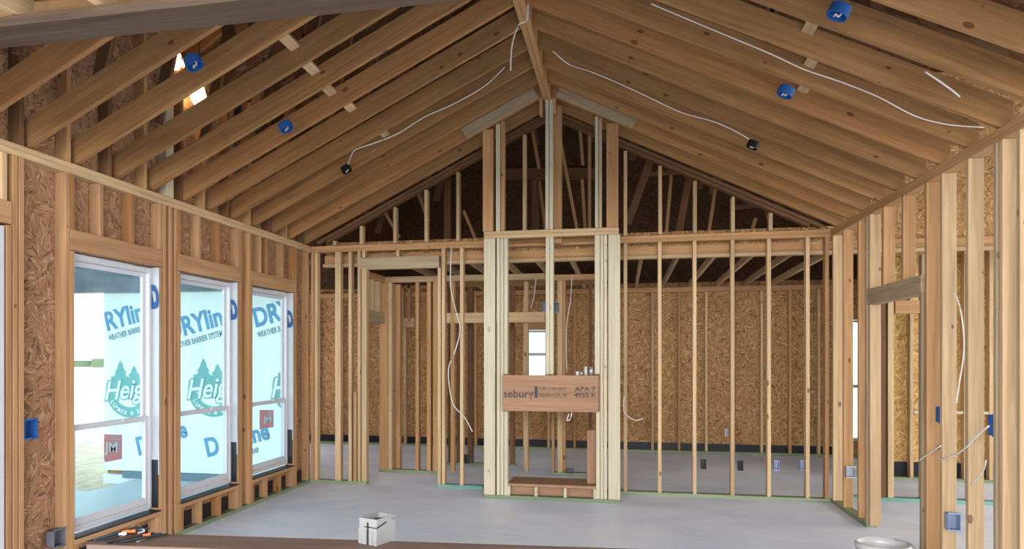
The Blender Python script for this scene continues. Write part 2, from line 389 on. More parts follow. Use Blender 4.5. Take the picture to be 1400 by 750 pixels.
dryline(189, 622, 'D', None, px=26); dryline(283, 624, 'D', None, px=26); dryline(202, 643, 'W', None, 14)
dryline(225, 604, 'line', 'WRAP', px=24); dryline(336, 607, 'line', 'WRAP', px=24); dryline(395, 618, 'DR', None, px=24)
def tree_pts(x, z, h, w):
    pts = []; n = 4
    for i in range(n):
        a = z+h*(1-i/n); b = z+h*(1-(i+1)/n); wi = w*(i+.1)/n*.70; wo = w*(i+1)/n
        pts += [(x+wi*.5, 0, a), (x+wo*.5, 0, b+h*.03)]
    pts.append((x+w*.2, 0, z-.02)); L = [(2*x-p[0], 0, p[2]) for p in pts]
    return L[::-1][:-0 or None]+pts
def logo(u, v, px=50):
    p = PT(u, v, YW); r = px*.0093; lg = MB(); n = 40; y = YW-.003
    ring = []
    a0, a1 = math.radians(160), math.radians(380)
    outer = [(p.x+r*math.cos(a0+(a1-a0)*i/n), y, p.z+r*math.sin(a0+(a1-a0)*i/n)) for i in range(n+1)]
    inner = [(p.x+r*.70*math.cos(a1+(a0-a1)*i/n), y, p.z+r*.08+r*.70*math.sin(a1+(a0-a1)*i/n)) for i in range(n+1)]
    lg.prism(outer+inner, (0, -.002, 0))
    lg.prism([(p.x-.80*r, y, p.z-.1*r), (p.x+.62*r, y, p.z-.1*r), (p.x+.55*r, y, p.z+.46*r), (p.x-.78*r, y, p.z+.50*r)], (0, -.0017, 0))
    for dx, hh, ww in ((-.40, .95, 1.0), (.16, .76, .95)):
        pts = [(q[0], y, q[2]) for q in tree_pts(p.x+dx*r, p.z+.12*r, hh*r, ww*r)]
        lg.prism(pts, (0, -.0015 if dx < 0 else -.0018, 0))
    e = lg.build('printed_emblem', 'tealink', hw)
    font_obj('Heigh', r*.98, 'emblem_outline', 'tealink', e, (p.x-r*1.06, YW-.007, p.z-r*.38), math.radians(5), .35, .020, xs=.86)
    font_obj('Heigh', r*.98, 'emblem_word', 'emblemw', e, (p.x-r*1.06, YW-.011, p.z-r*.38), math.radians(5), .35, .003, xs=.86)
    word = 'LUMBER & SUPPLY'
    for i, ch in enumerate(word):
        if ch == ' ': continue
        a = math.radians(208+i*9.2); rr = r*.90
        font_obj(ch, r*.20, 'emblem_letter', 'emblemw', e, (p.x+rr*math.cos(a), YW-.009, p.z+rr*math.sin(a)), a+math.pi/2, 0, .002)
logo(178, 533, 38); logo(292, 531, 38); logo(409, 529, 38)
def jm(u, v, w, h, cut):
    p = PT(u, v, YW); k = .0093; y = YW-.002
    pts = [(p.x, y, p.z), (p.x+w*k, y, p.z), (p.x+w*k, y, p.z-h*k*.86)] + ([(p.x+w*k*.3, y, p.z-h*k), (p.x+w*k*.18, y, p.z-h*k*.62), (p.x, y, p.z-h*k*.4)] if cut else [(p.x, y, p.z-h*k)])
    s = MB().prism(pts, (0, -.002, 0)).build('red_label_panel', 'redink', hw)
    font_obj('JM', w*k*.5, 'panel_letters', 'wrapw', s, (p.x+w*k*.34, y-.006, p.z-h*k*.62), 0, 0, .004)
    ln = MB()
    for i in range(7): ln.box(p.x+w*k*(.62 if i % 2 else .55), p.x+w*k*.94, y-.005, y-.003, p.z-h*k*(.08+.08*i)-.008, p.z-h*k*(.08+.08*i))
    ln.build('panel_small_print', 'greyink', s)
jm(134, 593, 38, 39, True); jm(355, 560, 20, 26, False)

for o in [q for q in bpy.data.objects if q.parent is not None and (q.parent is hw or q.parent.parent is hw)]:
    mw = hw.matrix_basis @ (o.parent.matrix_basis @ o.matrix_basis if o.parent is not hw else o.matrix_basis)
    mi = mw.inverted(); bm = bmesh.new(); bm.from_mesh(o.data)
    for xx, sg in ((-3.85, 1), (XW+.005, -1)):
        n_ = (mi.to_3x3() @ Vector((1, 0, 0)))*sg
        n_ = (mw.to_3x3().transposed() @ Vector((sg, 0, 0)))
        bmesh.ops.bisect_plane(bm, geom=bm.verts[:]+bm.edges[:]+bm.faces[:], plane_co=mi @ Vector((xx, 8, 1)), plane_no=n_, clear_outer=True)
    if len(bm.faces) == 0: bm.free(); DEAD.append(o); continue
    bm.to_mesh(o.data); bm.free()
for o in DEAD: bpy.data.objects.remove(o)
# ------------------------------------------------------------------ windows of the left wall
def window(n, y0, y1):
    e = empty('window_%d' % n, (-3.80, (y0+y1)/2, ZS)); e['kind'] = 'structure'
    a, b, z0, z1 = y0+.012, y1-.012, ZS+.03, ZH-.012; zm = 1.005
    def ring(x0, x1, A, B, C, D, t, name, tb=None):
        tb = tb or t
        return MB().box(x0, x1, A, A+t, C, D).box(x0, x1, B-t, B, C, D).box(x0, x1, A+t, B-t, C, C+tb).box(x0, x1, A+t, B-t, D-t, D).build(name, 'white', e, bev=.003)
    ring(-3.835, -3.765, a, b, z0, z1, .038, 'window_frame')
    s1 = ring(-3.825, -3.802, a+.038, b-.038, zm-.0, z1-.038, .034, 'upper_sash')
    MB().box(-3.816, -3.812, a+.072, b-.072, zm+.034, z1-.072).build('pane', 'glass', s1)
    s2 = ring(-3.798, -3.772, a+.038, b-.038, z0+.038, zm+.045, .040, 'lower_sash', .055)
    MB().box(-3.788, -3.784, a+.078, b-.078, z0+.093, zm+.005).build('pane', 'glass', s2)
    MB().box(-3.772, -3.760, (a+b)/2+.1, (a+b)/2+.16, zm+.03, zm+.05).build('sash_lock', 'white', s2)
    # flashing and wrap folded into the rough opening
    j = crumple_part(MB().box(-3.795, -3.702, y1-.008, y1-.003, ZS+.30, ZH-.004), 'jamb_wrap', 'wrapw', e)
    crumple_part(MB().box(-3.795, -3.712, y1-.016, y1-.009, ZS+.03, ZS+.42), 'jamb_flashing', 'black', e)
    MB().box(-3.80, -3.69, y0+.002, y1-.002, ZS+.001, ZS+.012).build('sill_flashing', 'black', e)
    return e
def crumple_part(m, name, mat, e):
    from mathutils import noise
    bmesh.ops.subdivide_edges(m.bm, edges=[q for q in m.bm.edges if q.calc_length() > .3], cuts=14, use_grid_fill=True)
    for v in m.bm.verts: v.co.y -= .004*(1+noise.noise(Vector((v.co.x*30, 1, v.co.z*5))))
    return m.build(name, mat, e, smooth=False)
for i, (a, b) in enumerate((W1, W2, W3)):
    e = window(i+1, a, b)
    q = font_obj('D', .25, 'wrap_lettering', 'navyink', e, (-3.766, b-.022, 1.93-.03*i), math.radians(10), 0, .014, xs=.42)
# window in the back wall
def fwindow(n, x0, x1, y, z0, z1, zm):
    e = empty('window_%d' % n, ((x0+x1)/2, y, z0)); e['kind'] = 'structure'; t = .035
    MB().box(x0, x0+t, y-.02, y+.05, z0, z1).box(x1-t, x1, y-.02, y+.05, z0, z1).box(x0+t, x1-t, y-.02, y+.05, z0, z0+t).box(x0+t, x1-t, y-.02, y+.05, z1-t, z1).build('window_frame', 'white', e, bev=.003)
    MB().box(x0+t, x1-t, y-.01, y+.02, zm-.025, zm+.025).build('meeting_rail', 'white', e)
    MB().box(x0+t, x1-t, y+.01, y+.014, z0+t, zm-.025).box(x0+t, x1-t, y+.01, y+.014, zm+.025, z1-t).build('pane', 'glass', e)
fwindow(4, UX(719, YB)+.005, UX(748, YB)-.005, YB+.08, .955, 1.955, VZ(484, UX(735, YB), YB))
fwindow(5, wx0+.005, wx1-.005, YB+.08, .255, 2.075, VZ(528, UX(1170, YB), YB))
# door at the left edge
d = empty('door_1', (-3.76, 3.25, 0)); d['kind'] = 'structure'
MB().box(-3.80, -3.755, 2.86, 3.655, .03, 2.29).build('door_leaf', 'bluegrey', d, bev=.003)
MB().box(-3.80, -3.70, 3.66, 3.695, .0, 2.33).box(-3.80, -3.70, 2.81, 3.66, 2.295, 2.33).build('door_frame', 'white', d)
MB().lathe((-3.754, 3.60, .93), [(.03, 0), (.03, .008), (.012, .012), (.012, .035), (.026, .045), (.028, .06), (.018, .072), (0.001, .074)], axis=(1, 0, 0)).build('door_knob', 'metal', d, smooth=True)
MB().lathe((-3.754, 3.60, 1.07), [(.03, 0), (.03, .012), (.022, .018), (.001, .019)], axis=(1, 0, 0)).build('deadbolt', 'metal', d, smooth=True)

# ------------------------------------------------------------------ left wall framing (window wall)
G = 'framing of the window wall'
xl = XL-.0445
def lstud(y, z0, z1, label, mat='fir', dy=.038): return vstud('wall_stud', xl, y, z0, z1, .089, dy, mat, label, 'stud', G)
PL0, PL1 = .038, HT-.076
full = [(3.775, 'stud beside the door, nearest to the door frame'), (3.825, 'stud doubled beside the door, second from the door frame'), (4.205, 'stud before the first window, nearer the strand board panel'),
        (5.2385, None), ]
lstud(3.732, PL0, 2.34, 'trimmer stud touching the door frame, left edge of the photo', 'warm')
lstud(3.780, PL0, PL1, 'king stud doubled beside the door frame at the left edge', 'warm')
lstud(3.826, PL0, PL1, 'outer stud of the trio beside the door, next to bare strand board')
lstud(4.208, PL0, PL1, 'king stud just left of the nearest window')
lstud(4.249, PL0, ZH, 'trimmer stud against the left side of the nearest window', 'warm')
lstud(W1[1]+.021, PL0, ZH, 'trimmer stud against the right side of the nearest window', 'fir')
lstud(W1[1]+.062, PL0, PL1, 'king stud just right of the nearest window', 'warm')
lstud(W1[1]+.145, PL0, PL1, 'middle stud of the post between the nearest and middle windows', 'fir')
lstud(W2[0]-.062, PL0, PL1, 'king stud just left of the middle window', 'warm')
lstud(W2[0]-.021, PL0, ZH, 'trimmer stud against the left side of the middle window')
lstud(W2[1]+.021, PL0, ZH, 'trimmer stud against the right side of the middle window')
lstud(W2[1]+.062, PL0, PL1, 'king stud just right of the middle window', 'warm')
lstud(W3[0]-.062, PL0, PL1, 'king stud just left of the farthest window', 'warm')
lstud(W3[0]-.021, PL0, ZH, 'trimmer stud against the left side of the farthest window')
lstud(W3[1]+.021, PL0, ZH, 'trimmer stud against the right side of the farthest window')
lstud(W3[1]+.062, PL0, PL1, 'king stud just right of the farthest window', 'warm')
lstud(8.02, PL0, PL1, 'corner stud where the window wall meets the far framed wall', 'warm')
for i, (a, b) in enumerate((W1, W2, W3)):
    nm = ('nearest', 'middle', 'farthest')[i]
    h = board('window_header', (xl, a-.037, 2.335), (xl, b+.037, 2.335), (0, 0, 1), .14, .089, 'fir'); tag(h, 'solid wood header beam over the %s window' % nm, 'beam', 'window headers')
    h = board('window_sill_plate', (xl, a+.001, ZS-.019), (xl, b-.001, ZS-.019), (1, 0, 0), .089, .038, 'fir'); tag(h, 'flat rough sill board under the %s window' % nm, 'board', 'rough window sills')
    n = 3
    ys = [a-.018, a+.26, a+.60, b+.018] if i == 0 else ([a-.018, a+.28, a+.60, b+.018] if i == 1 else [a-.018, a+.17, a+.32, a+.67, b+.018])
    for k, y in enumerate(ys): vstud('cripple_stud', xl, y, 2.406, PL1, .089, .038, 'fir' if k % 2 else 'rwarm', 'short cripple stud above the %s window, %s along its header from the camera' % (nm, ORD[k]), 'stud', 'cripple studs above the windows')
    for k, y in enumerate([a+.021, a+.30, a+.61, b-.021]): vstud('sill_stud', xl, y, PL0, ZS-.038, .089, .038, 'fir' if k % 2 else 'rwarm', 'short stud under the %s window sill, %s from the camera' % (nm, ORD[k]), 'stud', 'short studs under the window sills')
h = board('window_header', (xl, 2.6, 2.42), (xl, 3.755, 2.42), (0, 0, 1), .14, .089, 'fir'); tag(h, 'header beam over the door at the left edge', 'beam', 'window headers')
vstud('cripple_stud', xl, 3.70, 2.49, PL1, .089, .038, 'stud', 'short cripple stud above the door header at the left edge', 'stud', 'cripple studs above the windows')
b = board('bottom_plate', (xl, 3.71, .019), (xl, 8.04, .019), (1, 0, 0), .089, .038, 'green'); tag(b, 'greenish treated bottom plate along the foot of the window wall', 'board')
for k in range(2):
    b = board('top_plate', (xl, 2.2, PL1+.019+.038*k), (xl, 8.13, PL1+.019+.038*k), (1, 0, 0), .089, .037, 'stud'); tag(b, '%s of the two stacked top plates above the window wall' % ('lower', 'upper')[k], 'board')
# tall wall continuing above the plate
ys = [3.42, 3.83, 4.22, 4.62, 5.02, 5.50, 5.83, 6.23, 6.64, 7.05, 7.45, 7.86]
for k, y in enumerate(ys):
    lz = 4.40 if y < 5.4 else 4.1
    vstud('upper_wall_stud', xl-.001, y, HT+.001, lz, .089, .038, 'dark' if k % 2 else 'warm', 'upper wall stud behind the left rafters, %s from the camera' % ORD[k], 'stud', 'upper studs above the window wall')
vstud('upper_wall_stud', xl, 5.33, HT+.001, 4.3, .089, .10, 'pale', 'wide pale upper stud beside the glowing bulbs', 'stud', 'upper studs above the window wall')

# ------------------------------------------------------------------ rafters and ridge
dn = Vector((1, 0, SL)).normalized(); RW = .165; half = RW/2/dn.x     # half of the plumb height
def rafter(side, y, label, mat='rafter', th=.038):
    xi = XC-.045 if side < 0 else XC+.045
    xo = (XL-.089) if side < 0 else (XR+.089)
    zi = HT+SL*abs((XL if side < 0 else XR)-xi)
    zo = HT+SL*((XL-.089-XL) if side < 0 else -.089)
    # underside line raised by half the plumb depth gives the centre line
    a = Vector((xo, y, zo+half+.02)); b = Vector((xi, y, zi+half))
    o = board('rafter', a, b, (0, 0, 1), RW, th, mat, sh=(SL, SL)) if side < 0 else board('rafter', a, b, (0, 0, 1), RW, th, mat, sh=(SL, SL))
    return tag(o, label, 'rafter', 'left slope rafters' if side < 0 else 'right slope rafters')
NR = 14
RY = [7.97-.4064*k for k in range(NR)]
for k, y in enumerate(RY):
    mt = ['rafter', 'rafter', 'rwarm', 'rafter', 'rafter'][k*7 % 5]
    rafter(-1, y, 'sloping rafter on the left roof side, %s from the far framed wall' % ORD[k], mt)
    rafter(1, y, 'sloping rafter on the right roof side, %s from the far framed wall' % ORD[k], mt)
b = MB().box(XC-.044, XC-.001, 2.35, 8.02, 4.25, 4.55).box(XC+.001, XC+.044, 2.35, 8.02, 4.25, 4.55).build('ridge_beam', 'warm', plane=Matrix.Rotation(math.pi/2, 4, 'Z'), bev=.003)
tag(b, 'long double ridge beam running to the top of the fireplace post, rafters on both sides', 'beam')
for sd, nm in ((-1, 'left'), (1, 'right')):
    o = board('post_cap_block', (XC+sd*.069, 7.632, 4.10), (XC+sd*.069, 7.632, 4.30), (1, 0, 0), .038, .09, 'warm'); tag(o, 'short block hugging the %s side of the ridge beam end' % nm, 'block')
    # grey scab board nailed to the rafter over the fireplace frame
    y = RY[1]-.04
    xa, xb = (XC+sd*.12, XC+sd*.90)
    f = lambda x: HT+SL*((x-XL) if sd < 0 else (XR-x))+.075
    o = board('splice_board', (xa, y, f(xa)), (xb, y, f(xb)), (0, 0, 1), .125, .036, 'grey'); tag(o, 'short weathered grey board nailed to a rafter %s of the ridge' % nm, 'board')
    # doubled rake plates closing the far wall under the last rafter
    for k in range(2):
        x0 = XL if sd < 0 else XR; z = lambda x: HT+SL*((x-XL) if sd < 0 else (XR-x))-.02-.046*k
        xi = XC+sd*.05; xo = x0+(-sd)*(.10+.12*k)
        o = board('rake_plate', (xo, 8.075, z(xo)), (xi, 8.075, z(xi)), (0, 1, 0), .089, .036, 'dark'); tag(o, '%s rake plate under the last %s rafter, top of the far wall' % (('upper', 'lower')[k], nm), 'board')

# trusses of the outer roof, seen in the gaps between the rafters
for k in range(12):
    y = 2.75+.61*k+.12; e = empty('roof_truss', (XC, y, 4.6)); tag(e, 'dim roof truss above the rafters, %s from the camera' % ORD[k], 'truss', 'roof trusses above the vault')
    for sd in (-1, 1):
        g = lambda x: 6.36-(.64 if sd < 0 else .427)*abs(x-XC)-.05
        xo = XC+sd*(3.6 if sd < 0 else 4.4)
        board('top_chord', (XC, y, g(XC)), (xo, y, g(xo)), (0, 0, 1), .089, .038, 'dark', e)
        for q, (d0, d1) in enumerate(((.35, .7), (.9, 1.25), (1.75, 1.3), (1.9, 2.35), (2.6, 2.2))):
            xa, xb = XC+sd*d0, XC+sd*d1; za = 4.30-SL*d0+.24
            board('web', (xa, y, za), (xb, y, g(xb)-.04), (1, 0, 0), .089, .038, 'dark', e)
# short blocks between the rafters
blocks = [(-1, 372, 68), (-1, 400, 100), (-1, 434, 124), (-1, 455, 154), (-1, 482, 174), (-1, 512, 193), (-1, 527, 207), (-1, 564, 46), (1, 1127, 42), (1, 1115, 83), (1, 1107, 121), (1, 1098, 152), (1, 1205, 70), (1, 1190, 112), (1, 1177, 148)]
seen = set()
for k, (sd, u, v) in enumerate(blocks):
    p = slope_pt(u, v, sd, -.0); j = int((7.97-p.y)/.4064)
    if j < 0 or (sd, j) in seen: continue
    seen.add((sd, j)); y0, y1 = RY[j]-.4064+.0195, RY[j]-.0195
    z = HT+SL*((p.x-XL) if sd < 0 else (XR-p.x))+half*1.75
    o = board('blocking', (p.x, y0, z), (p.x, y1, z), (1, 0, SL*(1 if sd < 0 else -1)), .075, .038, 'stud')
    tag(o, 'short block bridging the %s and %s rafters from the far wall on the %s slope' % (ORD[j], ORD[j+1], 'left' if sd < 0 else 'right'), 'block', 'blocks between the rafters')

# ------------------------------------------------------------------ far framed wall (left and right of the fireplace frame)
G2 = 'studs of the far framed wall'
yb = YD-.0445+.04
def bstud(u1, u2, z0, z1, label, mat='stud', y=yb, d=.089):
    x0, x1 = UX(u1, y-d/2), UX(u2, y-d/2); return vstud('wall_stud', (x0+x1)/2, y, z0, z1, .038 if x1-x0 < .06 else x1-x0, d, mat, label, 'stud', G2)
BL = [(425, 429, 'corner stud of the far wall beside the window wall', 'warm'), (429.8, 434, 'second corner stud of the far wall beside the window wall', 'stud'), (458, 465.5, 'first free stud of the far wall from the left corner', 'stud'),
      (475.8, 481, 'stud left of the hallway doorway, second from the corner', 'stud'), (488.5, 493, 'king stud on the left of the hallway doorway', 'stud'), (603.5, 608.5, 'king stud on the right of the hallway doorway', 'stud'), (628, 634, 'stud between hallway doorway and fireplace frame', 'stud')]
for u1, u2, l, mt in BL: bstud(u1, u2, PL0, PL1, l, mt)
bstud(482.5, 488, PL0, VZ(536, -3.2, 8.1)+.0, 'short dark stud packed beside the left hallway doorway stud', 'warm')
bstud(494.2, 501, PL0, VZ(368, -3.0, YD)-.001, 'trimmer stud under the left end of the hallway header', 'stud')
bstud(598, 602.8, PL0, VZ(366, -2.1, YD)-.001, 'trimmer stud under the right end of the hallway header', 'stud')
zt, zb_ = VZ(351, -2.6, YD), VZ(367.5, -2.6, YD)
h = board('door_header', (UX(494, YD), yb, (zt+zb_)/2), (UX(601.5, YD), yb, (zt+zb_)/2), (0, 0, 1), zt-zb_, .085, 'grey'); tag(h, 'weathered header beam over the hallway doorway in the far wall', 'beam')
for k, (a, b) in enumerate(((494.5, 499.5), (540.5, 546.5))): bstud(a, b, zt+.001, PL1, 'short stud above the hallway header, %s from the left' % ORD[k])
for k, (a, b) in enumerate(((852.5, 857.5), (899.5, 904.5), (947, 952.5), (998.5, 1004.5), (1048.5, 1054.5), (1101.5, 1107.5))):
    bstud(a, b, PL0, PL1, 'full height stud right of the fireplace frame, %s along the far wall' % ORD[k])
bstud(1128.5, 1133, PL0, PL1, 'stud in the right corner of the far wall', 'warm')
for nm, u0, u1, wh in (('left', 425.5, 503, 'from the left corner to the hallway doorway'), ('middle', 598, 661, 'between hallway doorway and fireplace frame'), ('right', 700, 1134, 'right of the fireplace frame')):
    b = board('bottom_plate', (UX(u0, YD), yb, .019), (UX(u1, YD), yb, .019), (0, 1, 0), .089, .038, 'green' if nm != 'middle' else 'teal'); tag(b, 'treated bottom plate of the far wall %s' % wh, 'board')
for k in range(2):
    b = board('top_plate', (XL+.003, yb, PL1+.019+.038*k), (XR-.003, yb, PL1+.019+.038*k), (0, 1, 0), .089, .037, 'warm'); tag(b, '%s of the two stacked top plates across the far wall' % ('lower', 'upper')[k], 'board')
gab = [(458, 465), (494, 501.5), (540, 546.5), (582.5, 588.5), (625.5, 631.5), (716, 721), (852.5, 857.5), (899.5, 904.5), (946.5, 951.5), (997.5, 1003), (1048.5, 1054)]
for k, (a, b) in enumerate(gab):
    x = (UX(a, YD)+UX(b, YD))/2; z1 = HT+SL*((x-XL) if x < XC else (XR-x))-.11
    vstud('gable_stud', x, 8.075, HT+.001, z1, .038, .089, 'stud', 'upright gable stud above the far wall plate, %s from the left' % ORD[k], 'stud', 'gable studs')

# ------------------------------------------------------------------ fireplace frame standing forward of the wall
YF = 7.58; yf = YF+.0445
GF = 'uprights of the fireplace frame'
def fstud(u1, u2, v0, v1, label, mat='pale', dy=.089, z0=None, z1=None, y=yf, cat='stud', name='fireplace_stud'):
    x0, x1 = UX(u1, YF), UX(u2, YF); xm = (x0+x1)/2
    z0 = VZ(v0, xm, YF) if z0 is None else z0; z1 = VZ(v1, xm, YF) if z1 is None else z1
    return vstud(name, xm, y, z0, z1, x1-x0-.002, dy, mat, label, cat, GF)
ZC = 2.80
for u1, u2, l in ((661.5, 677, 'wide flat board at the left edge of the fireplace frame'), (679, 683.6, 'outer of three pale studs on the left side of the fireplace frame'), (684, 688.6, 'middle of three pale studs on the left side of the fireplace frame')):
    fstud(u1, u2, 0, 0, l, z0=.039, z1=ZC-.001)
fstud(689, 694, 0, 562, 'inner pale trimmer under the left end of the mantel header', z0=.039)
fstud(689, 694, 0, 0, 'pale upright above the left end of the mantel header', z0=VZ(511, -1.2, YF), z1=ZC-.001)
for u1, u2, l in ((820.6, 825, 'inner of two pale studs on the right side of the fireplace frame'), (825.4, 830, 'outer of two pale studs on the right side of the fireplace frame'), (831.5, 848, 'wide flat board at the right edge of the fireplace frame')):
    fstud(u1, u2, 0, 0, l, z0=.039, z1=ZC-.001)
fstud(815, 820.2, 0, 562, 'inner pale trimmer under the right end of the mantel header', z0=.039)
fstud(813, 820.2, 0, 0, 'pale upright above the right end of the mantel header', z0=VZ(511, -.28, YF), z1=ZC-.001)
fstud(746, 751.3, 0, 0, 'left half of the paired centre upright above the mantel header', z0=VZ(511, -.78, YF), z1=ZC-.001)
fstud(751.4, 756.8, 0, 0, 'right half of the paired centre upright above the mantel header', z0=VZ(511, -.78, YF), z1=ZC-.001)
for k in range(2):
    b = board('cap_plate', (UX(661.5, YF), yf, ZC+.019+.038*k), (UX(846, YF), yf, ZC+.019+.038*k), (0, 1, 0), .089, .037, 'stud'); tag(b, '%s plate capping the fireplace frame at wall height' % ('lower', 'upper')[k], 'board')
b = board('bottom_plate', (UX(661.5, YF), yf, .019), (UX(848, YF), yf, .019), (0, 1, 0), .10, .038, 'green'); tag(b, 'greenish bottom plate under the fireplace frame', 'board')
# mantel header with its printed stamp
hx0, hx1 = UX(687.5, YF), UX(818.5, YF); hz1, hz0 = VZ(512.5, -.7, YF), VZ(562, -.7, YF)
mh = board('mantel_header', (hx0, YF-.025, (hz0+hz1)/2), (hx1, YF-.025, (hz0+hz1)/2), (0, 0, 1), hz1-hz0, .044, 'lvl'); tag(mh, 'brown laminated header with black printed stamp across the fireplace frame', 'beam')
yt = YF-.049
def stamp(txt, u, v, px, off=.0, xs=1): 
    p = PT(u, v, yt); return font_obj(txt, px*.0079*1.35, 'printed_stamp', 'ink', mh, (p.x, yt, p.z), 0, 0, off, .001, xs)
stamp('seburg', 688, 542.5, 10.5, .0015, 1.08); 
MB().box(UX(731, yt), UX(735, yt), yt-.001, yt+.001, VZ(543.5, -.8, yt), VZ(528, -.8, yt)).build('printed_bar', 'ink', mh)
stamp('2.0E 3100 0093', 737, 533, 4.4, 0, .98); stamp('Rigidlam LVL (8)', 737, 541.5, 4.4, 0, .95)
stamp('APA 7', 786, 534.5, 6.6, .001, 1.15); stamp('4955 K', 785, 542.5, 6.0, .001, 1.2)
# raised hearth box
hx0, hx1 = UX(693.5, YF), UX(815, YF)
hb = board('hearth_platform', ((hx0+hx1)/2, YF+.0, .155), ((hx0+hx1)/2, 8.02, .155), (1, 0, 0), hx1-hx0, .03, 'lvl'); tag(hb, 'low brown plywood hearth platform inside the fireplace frame', 'platform')
for k, (a, b) in enumerate(((693.5, 697.5), (730.5, 735), (770.5, 775), (811, 815))):
    fstud(a, b, 0, 0, 'short white-ish stud under the hearth platform, %s from the left' % ORD[k], z0=.039, z1=.139, name='hearth_stud')
o = MB().box(hx0, hx1, YF+.10, YF+.112, .002, .138).build('hearth_riser', 'lvl'); tag(o, 'dark brown riser board behind the short hearth studs', 'board')
p = UX(802, 7.75); o = vstud('leaning_board', UX(809, 7.72), 7.74, .172, VZ(587, p, 7.75), UX(815, 7.72)-UX(802.5, 7.72), .04, 'lvl', 'dark brown board standing on the right end of the hearth platform', 'board')
# posts above the cap up to the roof
def rz(x): return HT+SL*((x-XL) if x < XC else (XR-x))
for u1, u2, mt, l in ((660, 674.5, 'warm', 'wide orange post above the left side of the fireplace frame'), (678, 684, 'pale', 'pale upright beside the wide left post above the fireplace frame'), (684.6, 690, 'warm', 'warm upright beside the wide left post above the fireplace frame'),
                      (813.5, 818, 'pale', 'pale upright beside the wide right post above the fireplace frame'), (818.5, 823, 'grey', 'grey upright beside the wide right post above the fireplace frame'), (829, 845.5, 'warm', 'wide orange post above the right side of the fireplace frame')):
    x0, x1 = UX(u1, YF), UX(u2, YF); xm = (x0+x1)/2
    vstud('roof_post', xm, yf-.01, ZC+.077, rz(xm)-.01, x1-x0-.002, .089, mt, l, 'post', 'posts from fireplace cap to roof')
for u1, u2, l in ((745.5, 750.5, 'left half of the pale centre post carrying the ridge beam'), (751, 756, 'right half of the pale centre post carrying the ridge beam')):
    x0, x1 = UX(u1, YF), UX(u2, YF); vstud('ridge_post', (x0+x1)/2, yf-.01, ZC+.077, 4.249, x1-x0-.002, .085, 'pale', l, 'post', 'posts from fireplace cap to roof')
vstud('ridge_post', UX(762, 7.8), 7.85, HT-.1, 4.249, .088, .14, 'warm', 'wide orange post behind the pale centre post under the ridge', 'post', 'posts from fireplace cap to roof')
# things standing on the mantel header
zt = hz1
def cup(u, r, h, mat, label, name='cup'):
    x = UX(u, YF-.01); o = MB().lathe((x, YF-.027, zt+.001), [(.001, 0), (r*.8, 0), (r, h), (r*.9, h), (r*.72, .006), (.001, .006)], 20).build(name, mat, smooth=True); tag(o, label, 'cup', 'cups on the mantel header')
cup(789.5, .020, .042, 'white', 'small white cup on the mantel header, leftmost of the row')
cup(795, .018, .038, 'metal', 'low grey cup on the mantel header, second from left')
cup(801, .017, .092, 'white', 'tall white tube on the mantel header, left one of two', 'tube')
cup(808, .021, .090, 'metal', 'tall silvery can on the mantel header beside the right upright', 'can')

# ------------------------------------------------------------------ behind the far wall
# back room ledger, joists
def cboard(name, a, b, wd, w_, t_, mat, label, cat, group=None): return tag(board(name, a, b, wd, w_, t_, mat), label, cat, group)
cboard('ledger_plate', (-3.6, YU-.05, 2.64), (6.8, YU-.05, 2.64), (0, 1, 0), .089, .038, 'stud', 'long ceiling plate just behind the far wall studs', 'board')
cboard('rim_board', (-3.6, YU-.022, 2.715), (6.8, YU-.022, 2.715), (0, 0, 1), .10, .034, 'warm', 'orange rim board above the ceiling plate behind the far wall', 'board')
cboard('back_wall_plate', (-6.1, YB+.04, 2.58), (7, YB+.04, 2.58), (0, 1, 0), .089, .076, 'warm', 'top plate of the strand board wall at the back of the house', 'board')
cboard('bottom_plate', (-6.1, YB+.03, .019), (7, YB+.03, .019), (0, 1, 0), .089, .038, 'green', 'bottom plate of the strand board wall at the back', 'board')
xs0 = UX(892, YB)
for k in range(-7, 6):
    x = xs0+k*.41; u = 0
    cboard('ceiling_joist', (x-.25, YU+.02, 2.71), (x-.25, YB+.03, 2.66), (0, 0, 1), .089, .038, 'stud', 'ceiling joist over the back room, %s from the left' % ORD[k+7], 'joist', 'back room ceiling joists')
n = 0
for k in range(-17, 8):
    x = xs0+k*.41
    if wx0-.05 < x < wx1+.05 or x < -6.1: continue
    if UX(716, YB) < x < UX(751, YB): continue
    vstud('back_stud', x, YB+.03, .039, 2.541, .038, .089, 'warm' if k % 2 else 'stud', 'stud against the rear strand board, %s from the left' % ORD[n], 'stud', 'studs of the rear wall'); n += 1
for u, l in ((717, 'left'), (750, 'right')): vstud('back_stud', UX(u, YB), YB+.03, .039, 2.541, .038, .089, 'stud', 'stud on the %s side of the small rear window' % l, 'stud', 'studs of the rear wall')
cboard('window_header', (UX(719, YB)-.01, YB+.03, 2.04), (UX(748, YB)+.01, YB+.03, 2.04), (0, 0, 1), .14, .08, 'warm', 'header over the small rear window seen through the fireplace frame', 'beam')
cboard('window_sill_plate', (UX(719, YB)-.01, YB+.03, .92), (UX(748, YB)+.01, YB+.03, .92), (0, 1, 0), .089, .038, 'warm', 'sill board below the small rear window', 'board')
